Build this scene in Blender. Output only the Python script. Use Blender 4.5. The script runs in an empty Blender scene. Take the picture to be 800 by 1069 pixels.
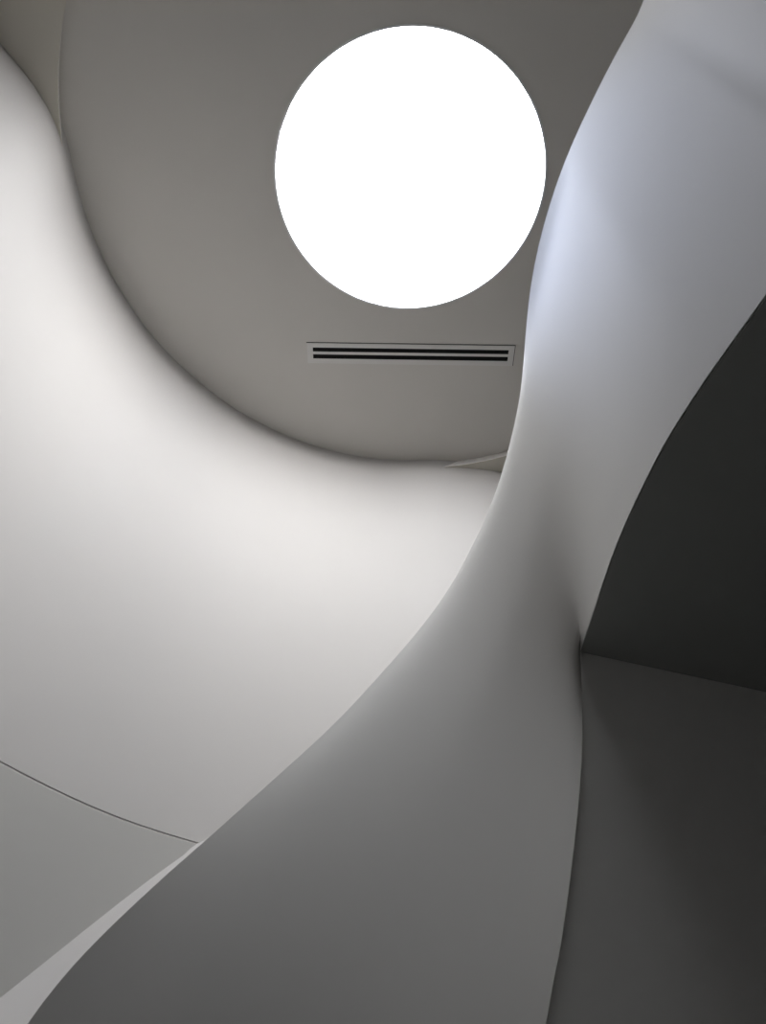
import bpy, bmesh, math
from mathutils import Vector
import numpy as np

C = bpy.context.scene.collection
PI = math.pi
# ---------------------------------------------------------------- camera model (photo survey)
F = 831.0
PITCH = math.radians(50.8)
H = 6.0          # lower ceiling plane, metres above the eye point
REC = 0.11       # depth of the round ceiling recess
SOF = 1.8        # soffit of the mezzanine
FLOOR = -1.5

def ray(px, py):
    x = px - 400.0; y = 534.5 - py
    c, s = math.cos(PITCH), math.sin(PITCH)
    return Vector((x, F * c - y * s, F * s + y * c))
def on_z(p, z):
    d = ray(*p); return d * (z / d.z)

def catmull(pts, n):
    """centripetal-ish smooth resampling of a 2D/3D polyline to n points (by arc length)."""
    P = [Vector(p) for p in pts]
    P = [P[0] * 2 - P[1]] + P + [P[-1] * 2 - P[-2]]
    out = []
    for i in range(1, len(P) - 2):
        a, b, c, d = P[i - 1], P[i], P[i + 1], P[i + 2]
        for k in range(24):
            t = k / 24.0
            out.append(0.5 * ((2 * b) + (c - a) * t + (2 * a - 5 * b + 4 * c - d) * t * t + (3 * b - a - 3 * c + d) * t ** 3))
    out.append(P[-2])
    A = np.array([tuple(v) for v in out])
    s = np.concatenate([[0], np.cumsum(np.linalg.norm(np.diff(A, axis=0), axis=1))])
    u = np.linspace(0, s[-1], n)
    return [Vector([float(np.interp(w, s, A[:, j])) for j in range(A.shape[1])]) for w in u]

def smooth_list(P, it):
    for _ in range(it):
        P = [P[0]] + [(P[i - 1] + P[i] * 2 + P[i + 1]) / 4 for i in range(1, len(P) - 1)] + [P[-1]]
    return P

# ---------------------------------------------------------------- materials
def plaster(name, col, rough=0.85, grain=0.015, bump=0.02):
    m = bpy.data.materials.new(name); m.use_nodes = True
    nt = m.node_tree; b = nt.nodes['Principled BSDF']
    tc = nt.nodes.new('ShaderNodeTexCoord')
    nz = nt.nodes.new('ShaderNodeTexNoise'); nz.inputs['Scale'].default_value = 3.0; nz.inputs['Detail'].default_value = 6
    nt.links.new(tc.outputs['Object'], nz.inputs['Vector'])
    mx = nt.nodes.new('ShaderNodeMixRGB'); mx.blend_type = 'MIX'
    mx.inputs[1].default_value = (*[c * (1 - grain) for c in col], 1)
    mx.inputs[2].default_value = (*[min(1, c * (1 + grain)) for c in col], 1)
    nt.links.new(nz.outputs['Fac'], mx.inputs[0])
    nt.links.new(mx.outputs[0], b.inputs['Base Color'])
    b.inputs['Roughness'].default_value = rough
    b.inputs['Specular IOR Level'].default_value = 0.25
    if bump:
        n2 = nt.nodes.new('ShaderNodeTexNoise'); n2.inputs['Scale'].default_value = 160; n2.inputs['Detail'].default_value = 3
        nt.links.new(tc.outputs['Object'], n2.inputs['Vector'])
        bp = nt.nodes.new('ShaderNodeBump'); bp.inputs['Strength'].default_value = bump; bp.inputs['Distance'].default_value = 0.003
        nt.links.new(n2.outputs['Fac'], bp.inputs['Height']); nt.links.new(bp.outputs[0], b.inputs['Normal'])
    return m
def emit(name, col, s):
    m = bpy.data.materials.new(name); m.use_nodes = True
    nt = m.node_tree; nt.nodes.clear()
    e = nt.nodes.new('ShaderNodeEmission'); o = nt.nodes.new('ShaderNodeOutputMaterial')
    e.inputs[0].default_value = (*col, 1); e.inputs[1].default_value = s
    nt.links.new(e.outputs[0], o.inputs[0]); return m

M = dict(
    wall=plaster('white_wall_plaster', (0.585, 0.57, 0.56)),
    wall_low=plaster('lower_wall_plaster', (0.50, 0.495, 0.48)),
    far=plaster('bounce_cut_dark', (0.16, 0.155, 0.15)),  # dark tone added on unseen walls to cut bounced light
    ceil=plaster('white_ceiling_plaster', (0.63, 0.61, 0.575)),
    ceil_low=plaster('lower_ceiling_plaster', (0.65, 0.62, 0.55)),  # warmer, paler copy of the ceiling plaster; its extra light is in the colour
    band=plaster('balustrade_plaster', (0.66, 0.652, 0.638)),
    stair=plaster('stair_plaster', (0.58, 0.565, 0.56)),
    rim=plaster('recess_rim_lightened', (0.86, 0.84, 0.82)),  # much paler than the ceiling: the rim's brightness is put into its colour
    dark=plaster('shaded_wall_paint', (0.76, 0.76, 0.75)),
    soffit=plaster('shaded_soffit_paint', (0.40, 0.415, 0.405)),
    floor=plaster('stone_floor', (0.13, 0.125, 0.12), 0.6),
    frame=plaster('diffuser_metal', (0.68, 0.67, 0.65), 0.5, 0.0, 0),
    black=plaster('diffuser_void', (0.006, 0.006, 0.006), 0.9, 0.0, 0),
    shadow_line=plaster('painted_shadow_line', (0.12, 0.12, 0.115), 0.9, 0.0, 0),
    pane=emit('skylight_glow', (0.965, 0.98, 1.0), 18.5),
)

# ---------------------------------------------------------------- object helpers
def obj(name, bm, mat, parent=None, smooth=False, recalc=True):
    if recalc: bmesh.ops.recalc_face_normals(bm, faces=bm.faces)
    me = bpy.data.meshes.new(name); bm.to_mesh(me); bm.free()
    me.materials.append(mat)
    if smooth:
        for p in me.polygons: p.use_smooth = True
    o = bpy.data.objects.new(name, me); C.objects.link(o)
    if parent: o.parent = parent
    return o
def struct(name, bm, mat, **k):
    o = obj(name, bm, mat, **k); o['kind'] = 'structure'; return o
def grid(bm, rows, close_u=False):
    V = [[bm.verts.new(p) for p in r] for r in rows]
    for i in range(len(V) - 1):
        n = len(V[i])
        for j in range(n if close_u else n - 1):
            bm.faces.new((V[i][j], V[i][(j + 1) % n], V[i + 1][(j + 1) % n], V[i + 1][j]))
    return V
def shell(bm, front, back):
    """closed solid between two equally sized grids of points"""
    A = grid(bm, front); B = grid(bm, back)
    n, m = len(A), len(A[0])
    for j in range(m - 1):
        bm.faces.new((A[0][j], A[0][j + 1], B[0][j + 1], B[0][j]))
        bm.faces.new((A[-1][j], A[-1][j + 1], B[-1][j + 1], B[-1][j]))
    for i in range(n - 1):
        bm.faces.new((A[i][0], A[i + 1][0], B[i + 1][0], B[i][0]))
        bm.faces.new((A[i][-1], A[i + 1][-1], B[i + 1][-1], B[i][-1]))
def box(bm, x0, x1, y0, y1, z0, z1):
    r = bmesh.ops.create_cube(bm, size=1)
    for v in r['verts']:
        v.co = Vector((x0 + (v.co.x + .5) * (x1 - x0), y0 + (v.co.y + .5) * (y1 - y0), z0 + (v.co.z + .5) * (z1 - z0)))
def ring(cx, cy, r, z, n=192):
    return [Vector((cx + r * math.cos(2 * PI * k / n), cy + r * math.sin(2 * PI * k / n), z)) for k in range(n)]

# ---------------------------------------------------------------- ceiling with round recess and skylight hole
RC = (0.283, 1.806); RR = 2.564
ZC = H + REC; KZ = ZC / 6.09
SC = (0.2008 * KZ, 1.8242 * KZ); SR = 0.989 * KZ
bm = bmesh.new()
grid(bm, [ring(*SC, SR + .008, ZC), ring(0.24, 1.815, 1.7, ZC), ring(*RC, RR + 0.028, ZC), ring(*RC, RR, H), ring(*RC, 3.6, H),
          ring(0, 0.6, 8.2, H), ring(0, 0.6, 8.2, H + .5), ring(*RC, RR + .3, H + .5), ring(*SC, SR + .008, H + .5), ring(*SC, SR + .008, ZC)], close_u=True)
bmesh.ops.remove_doubles(bm, verts=bm.verts, dist=1e-5)
cl = struct('ceiling', bm, M['ceil'])
cl.data.materials.append(M['ceil_low']); cl.data.materials.append(M['rim'])
for p in cl.data.polygons:
    if abs(p.center.z - H) < 0.001: p.material_index = 1
    if H + 0.01 < p.center.z < ZC - 0.01: p.material_index = 2

# ---------------------------------------------------------------- curved bright wall
wl = [on_z(p, H).xy for p in [(0, 45), (25, 75), (50, 112), (62, 140)]]
mid = [on_z(p, ZC).xy for p in [(70, 170), (82, 210), (100, 255), (125, 305), (160, 352), (200, 392), (245, 427), (295, 457), (345, 475), (400, 485)]]
wr = [on_z(p, H).xy for p in [(450, 487.5), (490, 489), (522, 493)]]
rc = Vector(RC)
def ins(v):
    d = v - rc; return rc + d * (min(d.length, RR - 0.006) / d.length)
midc = [ins(v) for v in mid]
plan = [Vector((-3.6, -3.0)), Vector((-3.45, -1.2)), Vector((-3.0, 0.1))] + wl + midc + wr + \
       [Vector((1.9, 4.62)), Vector((3.0, 5.15)), Vector((4.6, 5.5)), Vector((5.6, 5.6))]
WP = catmull(plan, 300)
WP = smooth_list(WP, 6)
def normals2(P):
    N = []
    for i in range(len(P)):
        t = P[min(i + 1, len(P) - 1)] - P[max(i - 1, 0)]
        N.append(Vector((t.y, -t.x)).normalized())          # to the room side
    return N
WN = normals2(WP)
SEAM = 2.165
prof = [(0.0, FLOOR), (0, 0.3), (0.0, SEAM - 0.012), (-0.006, SEAM - 0.002), (-0.006, SEAM - 0.001), (0.001, SEAM), (0.001, 3.2), (0.001, H + 0.2)]
rows = [[Vector((p.x + n.x * d, p.y + n.y * d, z)) for p, n in zip(WP, WN)] for d, z in prof]
back = [[Vector((p.x - n.x * 0.25, p.y - n.y * 0.25, z)) for p, n in zip(WP, WN)] for d, z in prof]
bm = bmesh.new(); shell(bm, rows, back)
w = struct('wall_left', bm, M['wall'])
# smooth along the sweep, keep the joint crisp
for p in w.data.polygons: p.use_smooth = True
w.data.set_sharp_from_angle(angle=math.radians(20))
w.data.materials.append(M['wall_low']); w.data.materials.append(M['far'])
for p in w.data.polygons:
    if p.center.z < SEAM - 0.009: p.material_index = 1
    if p.center.y < -0.3: p.material_index = 2  # unseen stretch made dark to keep bounce off the ceiling

# ---------------------------------------------------------------- rest of the room shell (behind and to the side of the camera)
bm = bmesh.new(); box(bm, -4.5, 6.5, -5.2, 6.6, FLOOR - 0.2, FLOOR); struct('floor', bm, M['floor'])
bm = bmesh.new(); box(bm, -4.2, 6.4, -4.6, -4.4, FLOOR, H); struct('wall_back', bm, M['far'])
bm = bmesh.new(); box(bm, 5.8, 6.0, -4.4, 6.0, FLOOR, H); struct('wall_right', bm, M['far'])
bm = bmesh.new(); box(bm, -3.85, -3.6, -4.4, -2.9, FLOOR, H); struct('wall_side', bm, M['far'])

# ---------------------------------------------------------------- balustrade band
# dark wall plane beneath the mezzanine, from its junction with the soffit
A0 = on_z((606, 679), SOF); A1 = on_z((800, 721), SOF)
du = (A1 - A0).normalized(); nrm = Vector((du.y, -du.x, 0))
def on_wall(p):
    d = ray(*p); return d * (A0.dot(nrm) / d.dot(nrm))
Rup_px = [(800, 306), (775, 340), (750, 375), (725, 410), (700, 447), (680, 485), (656, 533), (640, 567), (627, 600), (616, 635), (606, 679)]
Rup = [on_z(p, SOF) for p in Rup_px]
# upper lip of the band stands straight above the soffit edge
Lup_px = [(675, 0), (660, 25), (640, 62), (615, 112), (592, 162), (575, 210), (565, 245), (557, 280), (552, 315), (549, 345), (547, 380), (542, 425)]
def az(v): return math.atan2(v.x, v.y)
def rad(v): return math.hypot(v.x, v.y)
# plan radius of soffit edge as a function of azimuth, extended round behind the camera
ext = [(math.radians(a), r) for a, r in [(150, 1.35), (120, 1.20), (95, 1.10), (75, 1.10), (62, 1.135), (54, 1.175)]]
tab = ext + [(az(v), rad(v)) for v in Rup]
tab.sort()
ta = [t[0] for t in tab]; tr = [t[1] for t in tab]
ga = np.linspace(ta[0], ta[-1], 400); gr = np.interp(ga, ta, tr)
gs = gr.copy()
for _ in range(120): gs[1:-1] = (gs[:-2] + 2 * gs[1:-1] + gs[2:]) / 4
def rr(a): return float(np.interp(a, ga, gs))
pairs = []                                            # (upper, lower) generators
for a, zt in [(150, 4.05), (120, 4.0), (95, 3.9)]:
    r = rr(math.radians(a)); a = math.radians(a)
    pairs.append((Vector((r * math.sin(a), r * math.cos(a), zt)), Vector((r * math.sin(a), r * math.cos(a), SOF))))
for p in Lup_px:
    d = ray(*p); a = az(d); r = rr(a); u = d * (r / rad(d))
    pairs.append((u, Vector((u.x, u.y, SOF))))
pairs[-1] = (pairs[-1][0], A0.copy())
Lups = catmull([u for u, l in pairs], 90)
Lows = [Vector((v.x, v.y, SOF)) for v in Lups]
# lower run: lip sweeps away over the stair while the bottom edge slides down the dark wall
Llow_px = [(542, 425), (525, 495), (510, 535), (492, 572), (475, 605), (455, 635), (430, 667), (400, 701), (355, 750), (310, 792), (265, 832), (220, 873),
           (180, 907), (145, 940), (115, 967), (80, 1002), (50, 1035), (25, 1069), (2, 1105)]
LR_a = [-23, -20, -17, -13, -7, 0, 5, 9.5, 12, 14, 18]; LR_r = [1.50, 1.57, 1.66, 1.79, 2.00, 2.22, 2.35, 2.38, 2.34, 2.29, 2.20]
Llow = [(p, float(np.interp(math.degrees(az(ray(*p))), LR_a, LR_r))) for p in Llow_px]
LL = [pairs[-1][0]]
for p, r in Llow[1:]:
    d = ray(*p); LL.append(d * (r / rad(d)))
e = LL[-1]
LL += [Vector((e.x * 1.08, e.y * .98, 0.15)), Vector((e.x * 1.2, e.y * .95, -0.35)), Vector((e.x * 1.3, e.y * .9, -0.9)), Vector((e.x * 1.36, e.y * .86, FLOOR))]
RL_px = [(606, 679), (607, 705), (608, 740), (608, 775), (606, 815), (602, 860), (597, 905), (591, 950), (585, 990), (577, 1030), (570, 1069), (556, 1130), (538, 1200)]
RL = [on_wall(p) for p in RL_px]
for s_, z in [(-0.75, 0.15), (-1.05, -0.35), (-1.3, -0.9), (-1.5, FLOOR)]:
    v = A0 + du * s_; RL.append(Vector((v.x, v.y, z)))
N2 = 150
L2 = catmull(LL, N2); R2 = catmull(RL, N2)
Lc = smooth_list(Lups[:-1] + L2, 12); Rc = Lows[:-1] + R2
NJ = 28
def gen(l, r, k):
    return [l.lerp(r, t / NJ) for t in range(NJ + 1)]
front = [gen(l, r, i) for i, (l, r) in enumerate(zip(Lc, Rc))]
# relax the interior so the change from upright face to sloping underside is gradual
G = np.array([[tuple(v) for v in row] for row in front])
iu = len(Lups)
wgt = np.clip((np.arange(len(G)) - (iu - 30)) / 34.0, 0, 1)[1:-1, None, None]
wgt = wgt * np.clip((len(G) - 1 - np.arange(len(G))) / 20.0, 0, 1)[1:-1, None, None]
tj = np.linspace(0, 1, NJ + 1)[1:-1][None, :, None]
wc = 1 - np.clip((tj - 0.50) / 0.45, 0, 1)
D0 = G[:, 0] / np.linalg.norm(G[:, 0], axis=1)[:, None]
for _ in range(500):
    lap = (G[:-2, 1:-1] + G[2:, 1:-1] + 0.05 * (G[1:-1, :-2] + G[1:-1, 2:])) / 2.1 - G[1:-1, 1:-1]
    G[1:-1, 1:-1] += 0.8 * wgt * wc * lap
    # the free lip follows the surface (it only moves nearer or farther from the atrium axis)
    ex = 2 * G[:, 1] - G[:, 2]
    tt = (ex * D0).sum(1)[:, None] * D0
    G[1:-1, 0] += 1.0 * np.minimum(1, wgt[:, 0] * 8) * (tt - G[:, 0])[1:-1]
wf = wgt * np.clip((tj - 0.55) / 0.2, 0, 1)
for _ in range(60):
    lap = (G[:-2, 1:-1] + G[2:, 1:-1] + 0.6 * (G[1:-1, :-2] + G[1:-1, 2:])) / 3.2 - G[1:-1, 1:-1]
    G[1:-1, 1:-1] += 0.5 * wf * lap
front = [[Vector(v) for v in row] for row in G.tolist()]
TH = 0.11; SLAB_TOP = SOF + 0.85
cen = Vector((0.0, 0.0))
backg = []
for row in front:
    br = []
    low = row[-1]
    for v in row:
        h = Vector((v.x, v.y)) - cen; h.normalize()
        if low.z > SOF - 1e-3: k = min(1, max(0, (v.z - SLAB_TOP - 0.02) / 0.03))
        else: k = min(1, max(0, ((v - low).length - (0.95 if low.z > 0.9 else 0.5)) / 0.3))
        br.append(v + Vector((h.x, h.y, 0)) * (0.002 + TH * k))
    backg.append(br)
# below the soffit corner the solid dies into the dark wall
bm = bmesh.new(); shell(bm, front, backg)
b = obj('balustrade', bm, M['band'])
for p in b.data.polygons: p.use_smooth = True
b.data.set_sharp_from_angle(angle=math.radians(35))
b['label'] = 'smooth white plaster stair balustrade sweeping in an S curve beside the round skylight'
b['category'] = 'balustrade'

# ---------------------------------------------------------------- mezzanine slab (dark soffit) and dark wall under it
edge = [Vector((v.x, v.y)) for v in Lows]             # from behind the camera round to A0
outer = []
bm = bmesh.new()
top = SOF + 0.85
far = [A0.xy + du.xy * 0.0] 
near = [e + e.normalized() * 0.008 for e in edge]
near2 = [e + e.normalized() * 0.30 for e in edge]
opath = catmull([Vector((near[0].x, -4.39)), Vector((3.5, -4.39)), Vector((5.79, -4.3)), Vector((5.79, -1)), (A1.xy + du.xy * 4.25)], len(near))
def at(P, z): return [Vector((p.x, p.y, z)) for p in P]
grid(bm, [at(opath, SOF), at(near, SOF), at(near2, top), at(opath, top), at(opath, SOF)])
for P4 in ((near[0], near2[0], opath[0]), (near[-1], near2[-1], opath[-1])):
    bm.faces.new([bm.verts.new(v) for v in (*at([P4[0]], SOF), *at([P4[1]], top), *at([P4[2]], top), *at([P4[2]], SOF))])
bmesh.ops.remove_doubles(bm, verts=bm.verts, dist=1e-5)
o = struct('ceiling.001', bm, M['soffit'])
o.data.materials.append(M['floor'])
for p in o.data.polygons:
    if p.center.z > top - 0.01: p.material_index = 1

bm = bmesh.new()
thk = Vector((-du.y, du.x, 0)) * 0.15
if thk.y < 0: thk = -thk
kk = thk * 0.06
FARX = A0 + du * 5.2
c_ = A0 + kk + du * 0.08; c_.z = SOF + 0.25; f_ = Vector((FARX.x, FARX.y, SOF + 0.25))
fr_ = [[c_, c_ + du * .002, c_ + du * .004, c_ + du * 0.3, f_]]; bk_ = [[c_ + thk, c_ + thk + du * .002, c_ + thk + du * .004, c_ + thk + du * 0.6, f_ + thk]]
for v in R2:
    e_ = Vector((FARX.x, FARX.y, v.z)); m_ = Vector((A0.x, A0.y, v.z)) + du * 0.01
    v_ = v + kk
    fr_.append([v_, v_.lerp(m_ + kk, .5), m_ + kk, m_ + kk + du * 0.3, e_]); bk_.append([v_ + thk + du * 0.35, v_.lerp(m_ + kk, .5) + thk + du * 0.35, m_ + kk + thk + du * 0.35, m_ + thk + du * 0.6, e_ + thk])
shell(bm, fr_, bk_)
struct('wall_under_mezzanine', bm, M['dark'])

# ---------------------------------------------------------------- stair parapet against the curved wall (pale sliver)
WA = [(az(Vector((p.x, p.y, 0))), p.length, i) for i, p in enumerate(WP)]
WA = [w for w in WA if -1.3 < w[0] < 0.3]; WA.sort()
def wall_hit(p):
    d = ray(*p); a = az(d); r = float(np.interp(a, [w[0] for w in WA], [w[1] for w in WA])); return d * (r / rad(d))
Lpx = [(270, 843), (219, 875), (190, 894), (150, 923), (100, 962), (50, 1002), (0, 1042), (-60, 1090), (-120, 1138)]
edge3 = [wall_hit(p) for p in Lpx]
OFF = 0.03
T = []; 
for v in edge3:
    k = 1 - OFF / rad(v); T.append(v * k)             # just proud of the wall
def wall_pt(a, z):
    a = math.radians(a); r = float(np.interp(a, [w[0] for w in WA], [w[1] for w in WA])) - OFF
    return Vector((r * math.sin(a), r * math.cos(a), z))
# the flight goes on up behind the balustrade and down to the floor outside the photograph
T = [wall_pt(9, 3.35), wall_pt(4, 3.1), wall_pt(-1, 2.8), wall_pt(-5.5, 2.5)] + T[1:]
e_ = T[-1]; a_ = math.degrees(az(e_))
T += [wall_pt(a_ - 5, e_.z - 0.5), wall_pt(a_ - 10, e_.z - 1.0), wall_pt(a_ - 14, FLOOR + 0.12)]
T = catmull(T, 120)
fr, bk = [], []
for v in T:
    h = Vector((v.x, v.y, 0)).normalized()
    q = v - h * 0.16; zq = max(v.z - 0.30, FLOOR + 0.02)
    fr.append([v, Vector((q.x, q.y, zq)), Vector((q.x, q.y, FLOOR))])
    q = v + h * 0.02
    bk.append([q, Vector((q.x, q.y, zq)), Vector((q.x, q.y, FLOOR))])
bm = bmesh.new(); shell(bm, fr, bk)
s = obj('stair_skirting', bm, M['stair'])
for p in s.data.polygons: p.use_smooth = True
s.data.set_sharp_from_angle(angle=math.radians(40))
s['label'] = 'pale sloping plaster stair skirting between the curved wall and the balustrade'
s['category'] = 'stair'

# ---------------------------------------------------------------- skylight
sk = bpy.data.objects.new('skylight', None); C.objects.link(sk); sk.location = (SC[0], SC[1], ZC)
sk['label'] = 'large round glowing white skylight set in the recessed ceiling'; sk['category'] = 'skylight'
SD = 0.17
bm = bmesh.new()
grid(bm, [ring(0, 0, SR, SD + .03), ring(0, 0, SR, -0.004), ring(0, 0, SR + .014, -0.004), ring(0, 0, SR + .014, -0.001), ring(0, 0, SR + .005, -0.001), ring(0, 0, SR + .005, SD + .03), ring(0, 0, SR, SD + .03)], close_u=True)
obj('shaft', bm, plaster('skylight_reveal', (0.85, 0.86, 0.88), 0.8, 0, 0), sk, smooth=False)
bm = bmesh.new()
bmesh.ops.create_circle(bm, cap_ends=True, segments=128, radius=SR - .002)
for v in bm.verts: v.co.z = SD
for f in bm.faces:
    f.normal_update()
    if f.normal.z > 0: f.normal_flip()
obj('glass_pane', bm, M['pane'], sk, recalc=False)

# ---------------------------------------------------------------- linear slot diffuser
vt_ = bpy.data.objects.new('slot_diffuser', None); C.objects.link(vt_)
vt_.location = (0.235 * KZ, 3.238 * KZ, ZC); vt_.rotation_euler = (0, 0, math.radians(0.9))
vt_['label'] = 'long narrow two-slot air diffuser set flush in the ceiling below the skylight'; vt_['category'] = 'air vent'
X, Y, S = 0.88, 0.095, 0.832
sy = [(-0.055, -0.017), (0.009, 0.049)]
bm = bmesh.new()
z0, z1 = -0.005, 0.0
box(bm, -X, X, -Y, sy[0][0], z0, z1); box(bm, -X, X, sy[1][1], Y, z0, z1)
box(bm, -X, -S, sy[0][0], sy[1][1], z0, z1); box(bm, S, X, sy[0][0], sy[1][1], z0, z1)
obj('frame', bm, M['frame'], vt_)
bm = bmesh.new(); box(bm, -S, S, sy[0][1], sy[1][0], z0, z1); obj('centre_bar', bm, M['frame'], vt_)
for a, c in sy:
    bm = bmesh.new(); box(bm, -S, S, a, c, -0.0046, -0.001); obj('slot', bm, M['black'], vt_)
bm = bmesh.new(); box(bm, -X - .004, X + .004, -Y - .007, -Y, -0.003, 0); box(bm, X, X + .006, -Y - .007, Y, -0.003, 0)  # dark strips paint the shadow line along two frame edges
obj('painted_shadow_line', bm, M['shadow_line'], vt_)

# ---------------------------------------------------------------- lights
ADDED_WASH = 150
def spot(name, loc, target, power, col, size_deg, blend, radius):
    l = bpy.data.lights.new(name, 'SPOT'); l.energy = power; l.color = col
    l.spot_size = math.radians(size_deg); l.spot_blend = blend; l.shadow_soft_size = radius
    o = bpy.data.objects.new(name, l); C.objects.link(o); o.location = loc
    o.rotation_euler = (Vector(target) - Vector(loc)).to_track_quat('-Z', 'Y').to_euler()
    return o
spot('added_cool_spot', (-0.45, 2.0, 6.1), on_z((597, 240), 3.8), 500, (0.54, 0.66, 1.0), 34, 1.0, 0.12)  # unseen cool spot added to make the bluish patch on the balustrade
for k_, (lx, ly, tx, ty, tz, pw) in enumerate([(0.55, 1.75, -2.5, 1.6, 4.6, ADDED_WASH), (0.45, 1.45, -1.5, 3.6, 4.6, ADDED_WASH), (0.1, 1.35, 0.2, 4.5, 4.7, ADDED_WASH)]):
    spot('added_wall_spot', (lx, ly, ZC + 0.13), (tx, ty, tz), pw, (1.0, 0.965, 0.92), 85, 1.0, 0.14)  # hidden spots added in the shaft to brighten the upper wall
al = bpy.data.lights.new('added_fill', 'AREA'); al.shape = 'RECTANGLE'; al.size = 2.4; al.size_y = 1.6; al.energy = 13; al.color = (1, 0.98, 0.95)  # unseen area fill added to lift the lower band and the dark wall
ao = bpy.data.objects.new('added_fill', al); C.objects.link(ao); ao.location = (-2.9, -2.2, 0.2)
ao.rotation_euler = (Vector((0.5, 2.0, 0.9)) - ao.location).to_track_quat('-Z', 'Y').to_euler()
wd = bpy.data.worlds.new('world'); bpy.context.scene.world = wd; wd.use_nodes = True
wd.node_tree.nodes['Background'].inputs[0].default_value = (0.8, 0.85, 1, 1); wd.node_tree.nodes['Background'].inputs[1].default_value = 0.02

# ---------------------------------------------------------------- camera
cam = bpy.data.cameras.new('camera'); co = bpy.data.objects.new('camera', cam); C.objects.link(co)
cam.sensor_fit = 'HORIZONTAL'; cam.sensor_width = 36.0; cam.lens = F / 800.0 * 36.0
cam.clip_start = 0.02; cam.clip_end = 100
co.location = (0, 0, 0); co.rotation_euler = (math.radians(90) + PITCH, 0, 0)
sc = bpy.context.scene; sc.camera = co
sc.view_settings.view_transform = 'Standard'; sc.view_settings.look = 'None'; sc.view_settings.exposure = 0.0
sc.cycles.use_denoising = True; sc.cycles.max_bounces = 10; sc.cycles.diffuse_bounces = 8
sc.cycles.sample_clamp_indirect = 0
